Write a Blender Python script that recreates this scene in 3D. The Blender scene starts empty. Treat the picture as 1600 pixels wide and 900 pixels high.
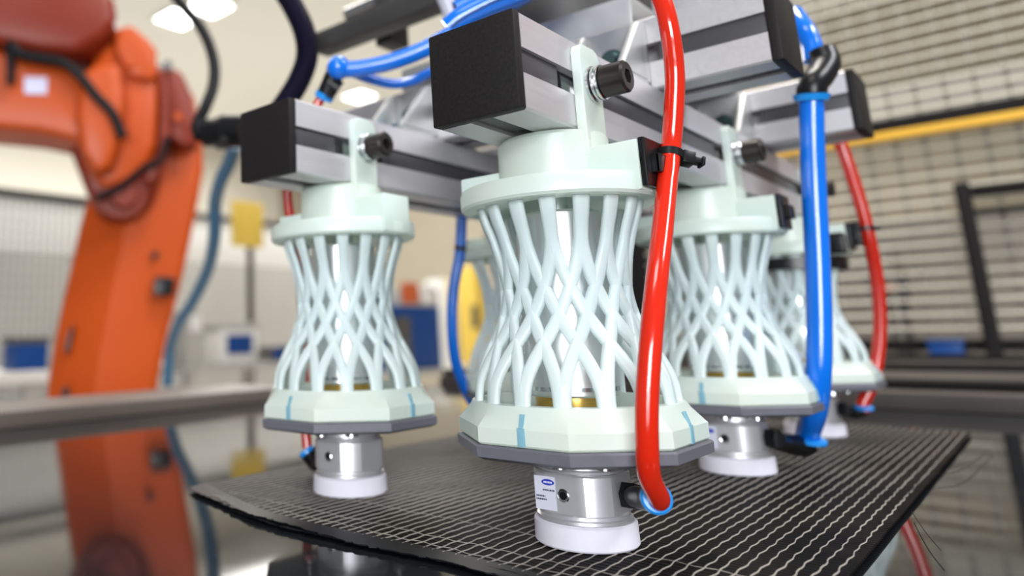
import bpy, bmesh, math, random
from mathutils import Vector, Matrix
random.seed(7)
PI = math.pi
S = 0.001
TOP = 0.9                      # table glass height in metres
ZOFF = 168.0                   # millimetres between the tool datum and the glass

def W(x, y, z):                # tool-frame millimetres -> world metres
    return Vector((x*S, y*S, TOP+(z+ZOFF)*S))

# ------------------------------------------------------------------ camera
CAM_MM = Vector((-244.43, -132.12, -81.40))
FW = Vector((0.68922785, 0.69676576, 0.19870188)).normalized()
RT = Vector((0.71373109, -0.70011473, -0.02067105)).normalized()
UP = RT.cross(FW).normalized()
FPX, PX, PY = 1153.08, 478.58, 285.9
scene = bpy.context.scene
cd = bpy.data.cameras.new('camera')
cam = bpy.data.objects.new('camera', cd)
scene.collection.objects.link(cam)
m = Matrix((RT, UP, -FW)).transposed().to_4x4()
m.translation = W(*CAM_MM)
cam.matrix_world = m
cd.sensor_width = 36
cd.lens = FPX*36/1600
cd.shift_x = (800-PX)/1600
cd.shift_y = (PY-450)/1600
cd.clip_start = 0.01
cd.clip_end = 100
cd.dof.use_dof = True
cd.dof.focus_distance = 0.290
cd.dof.aperture_fstop = 5.2
scene.camera = cam

# ------------------------------------------------------------------ light
scene.view_settings.view_transform = 'Standard'
scene.view_settings.look = 'None'
scene.view_settings.gamma = 1
scene.view_settings.use_curve_mapping = False
scene.view_settings.exposure = -0.12
wd = bpy.data.worlds.new('hall_daylight')
scene.world = wd
wd.use_nodes = True
wd.node_tree.nodes['Background'].inputs[0].default_value = (0.93, 0.96, 1.0, 1)
wd.node_tree.nodes['Background'].inputs[1].default_value = 0.18

def area(name, loc, target, sx, sy, power, col=(1, 1, 1)):
    l = bpy.data.lights.new(name, 'AREA')
    l.shape = 'RECTANGLE'; l.size = sx; l.size_y = sy; l.energy = power; l.color = col
    o = bpy.data.objects.new(name, l)
    scene.collection.objects.link(o)
    o.location = loc
    o.rotation_euler = (Vector(target)-Vector(loc)).to_track_quat('-Z', 'Y').to_euler()
    return o
# hall luminaires, plus an added low front fill and an added fence light
area('hall_and_fill_light', (-1.5, -0.5, 3.4), (0.1, 0.1, 0.9), 1.2, 0.6, 22, (1.0, 0.98, 0.97))
area('hall_and_fill_light', (0.8, -2.2, 3.2), (0.2, 0.0, 0.9), 1.6, 0.4, 75, (0.96, 0.97, 1.0))
area('hall_and_fill_light', (-2.4, -1.5, 1.35), (0.1, 0.1, 0.85), 1.4, 1.0, 106, (0.94, 0.98, 1.0))  # added low fill from behind the camera, evens out struts and flange
area('hall_and_fill_light', (5.2, 6.4, 4.4), (5.2, 6.4, 0.0), 6.0, 6.0, 820, (1.0, 0.98, 0.94))
area('hall_and_fill_light', (6.5, -0.5, 4.4), (8.5, 0.0, 0.5), 3.0, 4.0, 110, (1.0, 0.96, 0.88))
area('hall_and_fill_light', (0.7, 0.1, 3.3), (1.75, 0.0, 1.2), 0.8, 0.4, 55, (1.0, 0.95, 0.86))  # added to brighten the front of the mesh fence
area('hall_and_fill_light', (0.6, 2.6, 3.6), (0.8, 1.8, 1.0), 1.2, 1.2, 26, (1.0, 0.96, 0.9))

# ------------------------------------------------------------------ materials
def principled(name, col, rough=0.5, metal=0.0, **kw):
    mt = bpy.data.materials.new(name)
    mt.use_nodes = True
    b = mt.node_tree.nodes['Principled BSDF']
    b.inputs['Base Color'].default_value = (*col, 1)
    b.inputs['Roughness'].default_value = rough
    b.inputs['Metallic'].default_value = metal
    for k, v in kw.items():
        b.inputs[k.replace('_', ' ')].default_value = v
    return mt

def noisy(mt, scale=40, amount=0.25, rough_amt=0.15, bump=0.0, stretch=None, dist=0.0003):
    nt = mt.node_tree
    b = nt.nodes['Principled BSDF']
    tc = nt.nodes.new('ShaderNodeTexCoord')
    mp = nt.nodes.new('ShaderNodeMapping')
    if stretch: mp.inputs['Scale'].default_value = stretch
    nz = nt.nodes.new('ShaderNodeTexNoise')
    nz.inputs['Scale'].default_value = scale
    nz.inputs['Detail'].default_value = 5
    nt.links.new(tc.outputs['Object'], mp.inputs[0]); nt.links.new(mp.outputs[0], nz.inputs['Vector'])
    col = b.inputs['Base Color'].default_value[:]
    mx = nt.nodes.new('ShaderNodeMix'); mx.data_type = 'RGBA'
    mx.inputs['A'].default_value = tuple(c*(1-amount) for c in col[:3])+(1,)
    mx.inputs['B'].default_value = tuple(min(1, c*(1+amount)) for c in col[:3])+(1,)
    nt.links.new(nz.outputs['Fac'], mx.inputs['Factor'])
    nt.links.new(mx.outputs['Result'], b.inputs['Base Color'])
    if rough_amt:
        r = b.inputs['Roughness'].default_value
        mr = nt.nodes.new('ShaderNodeMapRange')
        mr.inputs['To Min'].default_value = max(0, r-rough_amt); mr.inputs['To Max'].default_value = min(1, r+rough_amt)
        nt.links.new(nz.outputs['Fac'], mr.inputs['Value']); nt.links.new(mr.outputs[0], b.inputs['Roughness'])
    if bump:
        bp = nt.nodes.new('ShaderNodeBump'); bp.inputs['Strength'].default_value = bump; bp.inputs['Distance'].default_value = dist
        nt.links.new(nz.outputs['Fac'], bp.inputs['Height']); nt.links.new(bp.outputs[0], b.inputs['Normal'])
    return mt

M = {}
M['alu'] = noisy(principled('brushed_aluminium', (0.62, 0.60, 0.62), 0.46, 0.6), 60, 0.07, 0.08, 0.05, (0.3, 9, 9))
M['alu_dark'] = noisy(principled('bracket_aluminium', (0.50, 0.50, 0.50), 0.45, 0.7), 60, 0.1, 0.1)
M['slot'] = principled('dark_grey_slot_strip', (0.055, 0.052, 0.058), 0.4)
M['satin'] = noisy(principled('satin_cylinder_metal', (0.90, 0.89, 0.89), 0.36, 1.0), 50, 0.03, 0.03, 0.0, (1, 1, 0.2))
M['body'] = noisy(principled('machined_block_metal', (0.66, 0.65, 0.68), 0.42, 0.65), 80, 0.06, 0.08)
M['steel'] = principled('zinc_steel', (0.72, 0.74, 0.75), 0.2, 1.0)
M['teal_zinc'] = principled('blue_zinc_steel', (0.30, 0.46, 0.47), 0.2, 1.0)
M['bolt'] = noisy(principled('black_oxide_steel', (0.045, 0.038, 0.036), 0.36, 0.7), 90, 0.3, 0.1)
M['brass'] = principled('brass', (0.75, 0.45, 0.12), 0.25, 1.0)
M['cap'] = noisy(principled('black_cap_plastic', (0.013, 0.011, 0.011), 0.55, 0, Specular_IOR_Level=0.22), 700, 0.5, 0.05, 0.25, None, 0.0002)
M['black'] = principled('black_plastic', (0.006, 0.006, 0.007), 0.32, 0, Specular_IOR_Level=0.35)
M['rubber'] = principled('black_rubber', (0.004, 0.004, 0.006), 0.5, 0, Specular_IOR_Level=0.2)
M['hose_purple'] = principled('dark_corrugated_hose', (0.006, 0.004, 0.018), 0.45, 0, Specular_IOR_Level=0.3)
M['pad'] = noisy(principled('white_foam_pad', (0.76, 0.73, 0.82), 0.6), 200, 0.05, 0.05, 0.1)
M['grey_plate'] = noisy(principled('grey_gasket_plate', (0.125, 0.125, 0.150), 0.42), 300, 0.12, 0.08, 0.1)
M['red'] = principled('red_polyurethane_tube', (0.66, 0.020, 0.005), 0.16, 0, Coat_Weight=0.5, Coat_Roughness=0.05)
M['red_far'] = principled('deep_red_tube', (0.50, 0.016, 0.006), 0.2, 0, Coat_Weight=0.5, Coat_Roughness=0.05)
M['blue'] = principled('blue_polyurethane_tube', (0.003, 0.155, 0.72), 0.18, 0, Coat_Weight=0.3, Coat_Roughness=0.05)
M['blue_ring'] = principled('blue_release_ring', (0.010, 0.25, 0.72), 0.3)
M['ink'] = principled('dark_print', (0.004, 0.01, 0.05), 0.5)
M['sticker'] = principled('silver_sticker', (0.62, 0.62, 0.72), 0.5)
M['sticker_blue'] = principled('blue_oval_print', (0.02, 0.04, 0.42), 0.5)
M['sticker_white'] = principled('white_print', (0.8, 0.8, 0.85), 0.5)
M['notch'] = principled('tinted_resin_notch', (0.20, 0.40, 0.50), 0.5)
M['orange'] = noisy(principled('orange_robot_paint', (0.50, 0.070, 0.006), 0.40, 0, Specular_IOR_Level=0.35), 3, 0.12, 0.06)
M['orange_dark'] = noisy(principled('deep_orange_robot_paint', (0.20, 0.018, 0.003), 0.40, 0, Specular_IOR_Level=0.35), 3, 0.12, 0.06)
M['label_white'] = principled('pale_label', (0.60, 0.60, 0.80), 0.5)
M['dark_metal'] = noisy(principled('dark_grey_metal', (0.06, 0.057, 0.056), 0.45, 0.3), 20, 0.15, 0.1)
M['rail'] = noisy(principled('brown_grey_rail_metal', (0.115, 0.095, 0.082), 0.5, 0.1), 15, 0.22, 0.1, 0, (0.5, 4, 4))
M['fence_dark'] = principled('black_fence_steel', (0.008, 0.007, 0.007), 0.6, 0, Specular_IOR_Level=0.15)
M['fence_wire'] = principled('dark_mesh_wire', (0.16, 0.14, 0.115), 0.5)
M['fence_wire_light'] = principled('galvanised_mesh_wire', (0.85, 0.80, 0.68), 0.4)
M['yellow'] = principled('yellow_paint', (0.78, 0.44, 0.04), 0.5)
M['yellow_sign'] = noisy(principled('yellow_plate', (0.86, 0.60, 0.10), 0.55), 4, 0.1, 0.05)
M['wall'] = noisy(principled('pale_hall_wall', (0.62, 0.59, 0.52), 0.8), 0.6, 0.06, 0.0)
M['wall_warm'] = noisy(principled('beige_hall_wall', (0.30, 0.265, 0.205), 0.8), 1.2, 0.14, 0.0)
M['ceil'] = noisy(principled('pale_ceiling', (0.87, 0.86, 0.81), 0.85), 0.5, 0.04, 0.0)
M['floor'] = noisy(principled('grey_hall_floor', (0.50, 0.48, 0.45), 0.5), 0.8, 0.15, 0.1)
M['machine_grey'] = noisy(principled('machine_grey_paint', (0.45, 0.44, 0.41), 0.5), 2, 0.15, 0.1)
M['machine_dark'] = noisy(principled('machine_dark_paint', (0.09, 0.085, 0.08), 0.5), 2, 0.3, 0.1)
M['machine_white'] = principled('machine_white_paint', (0.82, 0.81, 0.78), 0.5)
M['machine_blue'] = principled('machine_blue_paint', (0.006, 0.055, 0.24), 0.45, 0, Specular_IOR_Level=0.3)
M['orange_spot'] = principled('orange_guard', (0.6, 0.12, 0.03), 0.5)
M['white_hose'] = principled('pale_grey_hose', (0.55, 0.54, 0.60), 0.35)
M['hose_blue_grey'] = principled('slate_blue_hose', (0.05, 0.14, 0.24), 0.35)

M['deck'] = noisy(principled('dark_deck_metal', (0.055, 0.046, 0.043), 0.5), 15, 0.3, 0.1)
# translucent pale resin
def resin(name, col, trans):
    mt = bpy.data.materials.new(name); mt.use_nodes = True
    nt = mt.node_tree; nt.nodes.clear()
    out = nt.nodes.new('ShaderNodeOutputMaterial')
    pr = nt.nodes.new('ShaderNodeBsdfPrincipled')
    pr.inputs['Base Color'].default_value = (*col, 1)
    pr.inputs['Roughness'].default_value = 0.33
    pr.inputs['Specular IOR Level'].default_value = 0.55
    tr = nt.nodes.new('ShaderNodeBsdfTranslucent'); tr.inputs['Color'].default_value = (*[min(1, c*1.05) for c in col], 1)
    gl = nt.nodes.new('ShaderNodeBsdfTransparent'); gl.inputs['Color'].default_value = (0.90, 0.97, 0.98, 1)
    m1 = nt.nodes.new('ShaderNodeMixShader'); m1.inputs[0].default_value = 0.36
    m2 = nt.nodes.new('ShaderNodeMixShader'); m2.inputs[0].default_value = trans
    nt.links.new(pr.outputs[0], m1.inputs[1]); nt.links.new(tr.outputs[0], m1.inputs[2])
    nt.links.new(m1.outputs[0], m2.inputs[1]); nt.links.new(gl.outputs[0], m2.inputs[2])
    nt.links.new(m2.outputs[0], out.inputs[0])
    nz = nt.nodes.new('ShaderNodeTexNoise'); nz.inputs['Scale'].default_value = 28; nz.inputs['Detail'].default_value = 2
    tc = nt.nodes.new('ShaderNodeTexCoord'); nt.links.new(tc.outputs['Object'], nz.inputs['Vector'])
    mx = nt.nodes.new('ShaderNodeMix'); mx.data_type = 'RGBA'
    mx.inputs['A'].default_value = (col[0]*0.86, col[1]*0.99, min(1, col[2]*1.08), 1)
    mx.inputs['B'].default_value = (min(1, col[0]*1.05), col[1]*1.0, col[2]*0.93, 1)
    nt.links.new(nz.outputs['Fac'], mx.inputs['Factor']); nt.links.new(mx.outputs['Result'], pr.inputs['Base Color'])
    bp = nt.nodes.new('ShaderNodeBump'); bp.inputs['Strength'].default_value = 0.12; bp.inputs['Distance'].default_value = 0.0004
    nt.links.new(nz.outputs['Fac'], bp.inputs['Height']); nt.links.new(bp.outputs[0], pr.inputs['Normal'])
    return mt
M['resin'] = resin('frosted_resin', (0.87, 0.92, 0.86), 0.04)
M['resin_strut'] = resin('frosted_resin_strut', (0.90, 0.94, 0.94), 0.15)

# black glass table top: blotched, scratched, mirror like
def glass_top():
    mt = principled('black_glass', (0.010, 0.012, 0.014), 0.06, 0, IOR=1.55)
    nt = mt.node_tree; b = nt.nodes['Principled BSDF']
    tc = nt.nodes.new('ShaderNodeTexCoord')
    nz = nt.nodes.new('ShaderNodeTexNoise'); nz.inputs['Scale'].default_value = 9; nz.inputs['Detail'].default_value = 8
    mr = nt.nodes.new('ShaderNodeMapRange'); mr.inputs['From Min'].default_value = 0.35; mr.inputs['From Max'].default_value = 0.75
    mr.inputs['To Min'].default_value = 0.02; mr.inputs['To Max'].default_value = 0.12
    nt.links.new(tc.outputs['Object'], nz.inputs['Vector']); nt.links.new(nz.outputs['Fac'], mr.inputs['Value']); nt.links.new(mr.outputs[0], b.inputs['Roughness'])
    return mt
M['glass'] = glass_top()

def sheet_mat():
    mt = principled('black_woven_sheet', (0.012, 0.010, 0.010), 0.55, 0, Specular_IOR_Level=0.03)
    nt = mt.node_tree; b = nt.nodes['Principled BSDF']
    tc = nt.nodes.new('ShaderNodeTexCoord')
    nz = nt.nodes.new('ShaderNodeTexNoise'); nz.inputs['Scale'].default_value = 16; nz.inputs['Detail'].default_value = 6
    cr = nt.nodes.new('ShaderNodeValToRGB')
    cr.color_ramp.elements[0].position = 0.40; cr.color_ramp.elements[0].color = (0.006, 0.005, 0.005, 1)
    cr.color_ramp.elements[1].position = 0.75; cr.color_ramp.elements[1].color = (0.024, 0.019, 0.016, 1)
    nt.links.new(tc.outputs['Object'], nz.inputs['Vector']); nt.links.new(nz.outputs['Fac'], cr.inputs[0]); nt.links.new(cr.outputs[0], b.inputs['Base Color'])
    mp = nt.nodes.new('ShaderNodeMapping'); mp.inputs['Scale'].default_value = (1, 0.15, 1)
    wv = nt.nodes.new('ShaderNodeTexWave'); wv.inputs['Scale'].default_value = 90; wv.bands_direction = 'X'; wv.inputs['Distortion'].default_value = 1.5
    nt.links.new(tc.outputs['Object'], mp.inputs[0]); nt.links.new(mp.outputs[0], wv.inputs['Vector'])
    bp = nt.nodes.new('ShaderNodeBump'); bp.inputs['Strength'].default_value = 0.5; bp.inputs['Distance'].default_value = 0.0006
    nt.links.new(wv.outputs['Fac'], bp.inputs['Height']); nt.links.new(bp.outputs[0], b.inputs['Normal'])
    return mt
M['sheet'] = sheet_mat()
M['wire'] = principled('pale_glass_fibre_yarn', (0.34, 0.31, 0.28), 0.4)
M['light_panel'] = principled('lit_diffuser', (1, 1, 1), 0.5)
M['light_panel'].node_tree.nodes['Principled BSDF'].inputs['Emission Color'].default_value = (1, 1, 0.98, 1)
M['light_panel'].node_tree.nodes['Principled BSDF'].inputs['Emission Strength'].default_value = 9

# ------------------------------------------------------------------ helpers
def link(name, me, mat, parent=None, smooth=None):
    o = bpy.data.objects.new(name, me)
    scene.collection.objects.link(o)
    if mat and not me.materials: me.materials.append(mat)
    if parent: o.parent = parent
    return o

def build(name, bm, mat, parent=None, smooth=35):
    bmesh.ops.recalc_face_normals(bm, faces=bm.faces)
    me = bpy.data.meshes.new(name)
    if smooth:
        for f in bm.faces: f.smooth = True
        lim = math.radians(smooth)
        for e in bm.edges:
            if len(e.link_faces) != 2 or e.calc_face_angle(9) > lim: e.smooth = False
    bm.to_mesh(me); bm.free()
    return link(name, me, mat, parent)

def thing(name, label, cat, loc=(0, 0, 0), group=None, rz=0):
    o = bpy.data.objects.new(name, None)
    scene.collection.objects.link(o)
    o.location = loc; o.rotation_euler = (0, 0, rz)
    o.empty_display_size = 0.02
    tag(o, label, cat, group)
    return o

def tag(o, label, cat, group=None):
    o['label'] = label; o['category'] = cat
    if group: o['group'] = group
    return o

def struct(o): o['kind'] = 'structure'; return o

def children(o): return [c for c in bpy.data.objects if c.parent == o]
def copy_tree(o, parent=None, skip=()):
    c = o.copy(); scene.collection.objects.link(c); c.parent = parent
    for ch in children(o):
        if ch.get('only') or ch.name.split('.')[0] in skip: continue
        copy_tree(ch, c, skip)
    return c

def bx(bm, x0, x1, y0, y1, z0, z1, bev=0.0, mtx=None):
    r = bmesh.ops.create_cube(bm, size=1)
    vs = r['verts']
    for v in vs:
        v.co = Vector(((x0+x1)/2+v.co.x*(x1-x0), (y0+y1)/2+v.co.y*(y1-y0), (z0+z1)/2+v.co.z*(z1-z0)))
    if bev:
        es = list({e for v in vs for e in v.link_edges})
        g = bmesh.ops.bevel(bm, geom=es, offset=bev, segments=2, profile=0.6, affect='EDGES')
        vs = list({v for f in g['faces'] for v in f.verts} | {v for v in vs if v.is_valid})
    if mtx is not None: bmesh.ops.transform(bm, matrix=mtx, verts=vs)
    return vs

def lathe(bm, prof, n=48, c=(0, 0), a0=0.0, closed=False):
    rings = []
    for R, z in prof:
        rings.append([bm.verts.new((c[0]+R*math.cos(a0+2*PI*k/n), c[1]+R*math.sin(a0+2*PI*k/n), z)) for k in range(n)])
    prs = list(zip(rings, rings[1:]))
    if closed: prs.append((rings[-1], rings[0]))
    for a, b in prs:
        for k in range(n):
            bm.faces.new((a[k], a[(k+1) % n], b[(k+1) % n], b[k]))
    if not closed:
        for r in (rings[0], rings[-1]): bm.faces.new(r)
    return rings

def cyl(bm, p, q, r0, r1=None, n=24, cap=True):
    p = Vector(p); q = Vector(q); r1 = r0 if r1 is None else r1
    d = (q-p).normalized()
    a = d.orthogonal().normalized(); b = d.cross(a)
    A = [bm.verts.new(p+r0*(math.cos(2*PI*k/n)*a+math.sin(2*PI*k/n)*b)) for k in range(n)]
    B = [bm.verts.new(q+r1*(math.cos(2*PI*k/n)*a+math.sin(2*PI*k/n)*b)) for k in range(n)]
    for k in range(n): bm.faces.new((A[k], A[(k+1) % n], B[(k+1) % n], B[k]))
    if cap: bm.faces.new(A); bm.faces.new(B)

def catmull(pts, sub=10):
    P = [Vector(p) for p in pts]
    P = [P[0]*2-P[1]]+P+[P[-1]*2-P[-2]]
    out = []
    for i in range(1, len(P)-2):
        p0, p1, p2, p3 = P[i-1:i+3]
        for k in range(sub):
            t = k/sub
            out.append(0.5*((2*p1)+(p2-p0)*t+(2*p0-5*p1+4*p2-p3)*t*t+(3*p1-p0-3*p2+p3)*t**3))
    out.append(P[-2])
    return out

def sweep(bm, path, rad, n=16, ribs=None):
    """tube along a list of Vectors"""
    T = [(path[min(i+1, len(path)-1)]-path[max(i-1, 0)]).normalized() for i in range(len(path))]
    a = T[0].orthogonal().normalized()
    rings = []
    for i, p in enumerate(path):
        a = (a-T[i]*a.dot(T[i])).normalized(); b = T[i].cross(a)
        r = rad(i/(len(path)-1)) if callable(rad) else rad
        if ribs: r = r*(1.0+ribs*(1 if i % 2 else -1))
        rings.append([bm.verts.new(p+r*(math.cos(2*PI*k/n)*a+math.sin(2*PI*k/n)*b)) for k in range(n)])
    for A, B in zip(rings, rings[1:]):
        for k in range(n): bm.faces.new((A[k], A[(k+1) % n], B[(k+1) % n], B[k]))
    bm.faces.new(rings[0]); bm.faces.new(rings[-1])

def prism(bm, pts, h0, h1, axis='z', bev=0.0, mtx=None):
    """outline pts (u,v) extruded between h0 and h1 along axis"""
    def mk(u, v, h):
        return {'z': (u, v, h), 'y': (u, h, v), 'x': (h, u, v)}[axis]
    A = [bm.verts.new(mk(u, v, h0)) for u, v in pts]
    B = [bm.verts.new(mk(u, v, h1)) for u, v in pts]
    fs = [bm.faces.new(A), bm.faces.new(list(reversed(B)))]
    n = len(pts)
    for k in range(n): fs.append(bm.faces.new((A[k], A[(k+1) % n], B[(k+1) % n], B[k])))
    vs = A+B
    if bev:
        bmesh.ops.recalc_face_normals(bm, faces=fs)
        es = [e for e in {e for v in vs for e in v.link_edges}]
        g = bmesh.ops.bevel(bm, geom=es, offset=bev, segments=3, profile=0.5, affect='EDGES', clamp_overlap=True)
        vs = list({v for f in g['faces'] for v in f.verts} | {v for v in vs if v.is_valid})
    if mtx is not None: bmesh.ops.transform(bm, matrix=mtx, verts=vs)

def scaled(bm, s=S): bmesh.ops.scale(bm, vec=(s, s, s), verts=bm.verts)

def at(px, py, depth):
    """tool-frame mm point seen at photo pixel, at a distance along the optical axis"""
    d = FW+RT*((px-PX)/FPX)-UP*((py-PY)/FPX)
    return CAM_MM+d*depth
def on(px, py, axis, val):
    d = FW+RT*((px-PX)/FPX)-UP*((py-PY)/FPX)
    return CAM_MM+d*((val-CAM_MM[axis])/d[axis])

# ------------------------------------------------------------------ structure: hall
def slab(name, x0, x1, y0, y1, z0, z1, mat):
    bm = bmesh.new(); bx(bm, x0, x1, y0, y1, z0, z1)
    return struct(build(name, bm, mat, None, 0))
slab('floor', -6, 10.2, -6, 12.2, -0.1, 0, M['floor'])
slab('wall_right', 10.0, 10.2, -6, 12.2, 0, 5.0, M['wall_warm'])
slab('wall_back', -6, 9.99, 11.0, 11.2, 0, 5.0, M['wall'])
slab('ceiling', 0.9, 9.99, -5.0, 10.99, 4.55, 4.7, M['ceil'])
def ceiling_light(cx, cy, label):
    t = thing('ceiling_light', label, 'light', (cx, cy, 4.55), 'square ceiling lights')
    bm = bmesh.new()
    for a in ((-.22, -.195, -.22, .22), (.195, .22, -.22, .22), (-.195, .195, -.22, -.195), (-.195, .195, .195, .22)):
        bx(bm, a[0], a[1], a[2], a[3], -0.05, 0)
    build('frame', bm, M['machine_white'], t, 0)
    bm = bmesh.new(); bx(bm, -.195, .195, -.195, .195, -0.03, -0.01)
    build('diffuser', bm, M['light_panel'], t, 0)
    return t
p = on(278, 31, 2, (4.5-TOP)*1000-ZOFF); ceiling_light(p.x*S, p.y*S, 'lower left of two square ceiling lights at upper left of the photo')
p = on(327, 12, 2, (4.5-TOP)*1000-ZOFF); ceiling_light(p.x*S, p.y*S, 'upper right of two square ceiling lights crossed by a black cable')
p = on(562, 152, 2, (4.5-TOP)*1000-ZOFF); ceiling_light(p.x*S, p.y*S, 'far ceiling light glowing under the blue tube elbow')
p = on(660, 60, 2, (4.5-TOP)*1000-ZOFF)
ceiling_light(p.x*S+2.0, p.y*S+1.5, 'distant ceiling light beyond the aluminium frame')

# ------------------------------------------------------------------ table
tb = thing('work_table', 'black glass work table reflecting the grippers and robot', 'table', W(0, 0, -ZOFF))
tb.location = (0, 0, 0)
bm = bmesh.new(); bx(bm, -0.9, 0.74, -1.0, 0.74, TOP-0.03, TOP, 0.001)
build('glass_top', bm, M['glass'], tb, 0)
bm = bmesh.new()
bx(bm, -0.88, 0.72, -0.98, 0.72, TOP-0.09, TOP-0.0305)
build('frame', bm, M['dark_metal'], tb, 0)
for sx in (-0.85, 0.66):
    for sy in (-0.95, 0.66):
        bm = bmesh.new(); bx(bm, sx, sx+0.05, sy, sy+0.05, 0, TOP-0.0905)
        build('leg', bm, M['dark_metal'], tb, 0)
# raised rails along the far edges of the table
bm = bmesh.new(); bx(bm, -0.9, 0.450, 0.612, 0.738, TOP+0.0003, TOP+0.0165, 0.0015)
tag(build('edge_rail', bm, M['rail'], None, 30), 'flat brown-grey metal rail along the table edge before the orange robot', 'rail')
bm = bmesh.new(); bx(bm, 0.700, 0.738, -1.0, 0.12, TOP+0.0003, TOP+0.0165, 0.0015)
tag(build('edge_rail', bm, M['deck'], None, 30), 'dark metal rail along the table edge at right behind the sheet', 'rail')

# conveyor deck beyond the table at right
t = thing('conveyor_table', 'low brown-grey conveyor table behind the sheet, in front of the mesh fence', 'table', (0, 0, 0))
bm = bmesh.new(); bx(bm, 0.80, 1.62, -1.4, 0.62, TOP-0.05, TOP+0.012, 0.003)
build('deck', bm, M['deck'], t, 30)
for x in (0.81, 1.2, 1.58):
    bm = bmesh.new(); bx(bm, x, x+0.035, -1.4, 0.62, TOP+0.0122, TOP+0.022, 0.002)
    build('deck_rail', bm, M['fence_dark'], t, 30)
for x in (0.85, 1.52):
    for y in (-1.3, 0.5):
        bm = bmesh.new(); bx(bm, x, x+0.05, y, y+0.05, 0, TOP-0.051)
        build('leg', bm, M['dark_metal'], t, 0)

# ------------------------------------------------------------------ sheet with yarns (lies on the glass under the cups)
SX0, SX1, SY0, SY1 = 1.0, 520.0, -66.0, 234.0
def front_edge(y): return 1.0+9*math.sin(y*0.021+0.6)**2*0.35 + 22*max(0, (y-150)/84)**1.5
sh = thing('woven_sheet', 'flat black reinforcement sheet with pale lengthwise yarns under the grippers', 'sheet', (0, 0, 0))
bm = bmesh.new()
NX, NY = 60, 44
grid = []
for i in range(NX+1):
    row = []
    for j in range(NY+1):
        y = SY0+(SY1-SY0)*j/NY
        x0 = front_edge(y)
        x = x0+(SX1-x0)*(i/NX)**1.15
        z = -166.55+0.12*math.sin(x*0.05+y*0.07)
        row.append(bm.verts.new(W(x, y, z)))
    grid.append(row)
for i in range(NX):
    for j in range(NY): bm.faces.new((grid[i][j], grid[i+1][j], grid[i+1][j+1], grid[i][j+1]))
ext = bmesh.ops.extrude_face_region(bm, geom=bm.faces[:])
bmesh.ops.translate(bm, vec=(0, 0, 0.0009), verts=[v for v in ext['geom'] if isinstance(v, bmesh.types.BMVert)])
build('sheet', bm, M['sheet'], sh, 30)
# yarns: one mesh per phase, shared
def yarn_mesh(seed):
    rnd = random.Random(seed)
    bm = bmesh.new()
    n = 170; ph = rnd.random()*6
    prev = None
    for i in range(n+1):
        t = i/n
        x = (SX1-6)*t
        y = 0.33*math.sin(x*0.52+ph)+0.2*math.sin(x*0.21+ph*2)
        w, h = 0.27, 0.35
        ring = [bm.verts.new(Vector((x, y-w, 0))*S), bm.verts.new(Vector((x, y-w*0.4, h))*S), bm.verts.new(Vector((x, y+w*0.4, h))*S), bm.verts.new(Vector((x, y+w, 0))*S)]
        if prev:
            for k in range(3): bm.faces.new((prev[k], prev[k+1], ring[k+1], ring[k]))
        prev = ring
    me = bpy.data.meshes.new('yarn')
    bmesh.ops.recalc_face_normals(bm, faces=bm.faces)
    bm.to_mesh(me); bm.free(); me.materials.append(M['wire'])
    return me
ymeshes = [yarn_mesh(k) for k in range(5)]
y = SY0+3.5; k = 0
while y < SY1-2:
    o = link('yarn', ymeshes[k % 5], None, sh)
    x0 = front_edge(y)+3
    o.location = W(x0, y, -165.62)
    o.scale = ((SX1-3-x0)/(SX1-6), 1, 1)
    y += 4.95; k += 1
# short cross yarns near the front edge
cm = []
for s in range(3):
    bm = bmesh.new(); prev = None; rnd = random.Random(40+s)
    for i in range(80):
        y = SY0+4+(SY1-SY0-34)*i/79
        x = 0.8*math.sin(y*0.4+s)+0.5*math.sin(y*0.13+s*2)
        ring = [bm.verts.new(Vector((x-0.18, y, 0))*S), bm.verts.new(Vector((x, y, 0.2))*S), bm.verts.new(Vector((x+0.18, y, 0))*S)]
        if prev:
            for q in range(2): bm.faces.new((prev[q], prev[q+1], ring[q+1], ring[q]))
        prev = ring
    me = bpy.data.meshes.new('cross_yarn'); bm.to_mesh(me); bm.free(); me.materials.append(M['wire']); cm.append(me)
for i, x in enumerate((13, 24, 52)):
    o = link('cross_yarn', cm[i % 3], None, sh); o.location = (x*S, 0, TOP+(ZOFF-165.62)*S)
# frayed plies along the front edge
for layer in range(3):
    bm = bmesh.new(); rnd = random.Random(layer+3)
    A = []; B = []
    N = 120
    for i in range(N+1):
        y = SY0+1+(SY1-SY0-2)*i/N
        base = front_edge(y)
        out = -1.5-2.0*layer*0.6-1.6*rnd.random()-2.0*max(0, math.sin(y*0.045+layer*2.0))
        lift = 0.9*max(0, math.sin(y*0.033+layer*1.7))
        A.append([bm.verts.new(W(base+5, y, -166.6+layer*0.25+0.35)), bm.verts.new(W(base+out, y, -167.3+layer*0.45+lift))])
    for a, b in zip(A, A[1:]): bm.faces.new((a[0], b[0], b[1], a[1]))
    e = bmesh.ops.extrude_face_region(bm, geom=bm.faces[:])
    bmesh.ops.translate(bm, vec=(0, 0, 0.0005), verts=[v for v in e['geom'] if isinstance(v, bmesh.types.BMVert)])
    build('frayed_ply', bm, M['rubber'], sh, 30)
# loose hairs at the right edge
for pts in ([(1400, 790), (1450, 745), (1500, 735), (1550, 700)], [(1425, 800), (1445, 830), (1470, 860)], [(1440, 760), (1480, 715), (1530, 700)]):
    bm = bmesh.new()
    q = [on(a, b, 2, -165.8+1.5*math.sin(i)**2) for i, (a, b) in enumerate(pts)]
    sweep(bm, [W(*v) for v in catmull(q, 8)], 0.00018, 5)
    build('loose_fibre', bm, M['rubber'], sh, 30)

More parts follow.
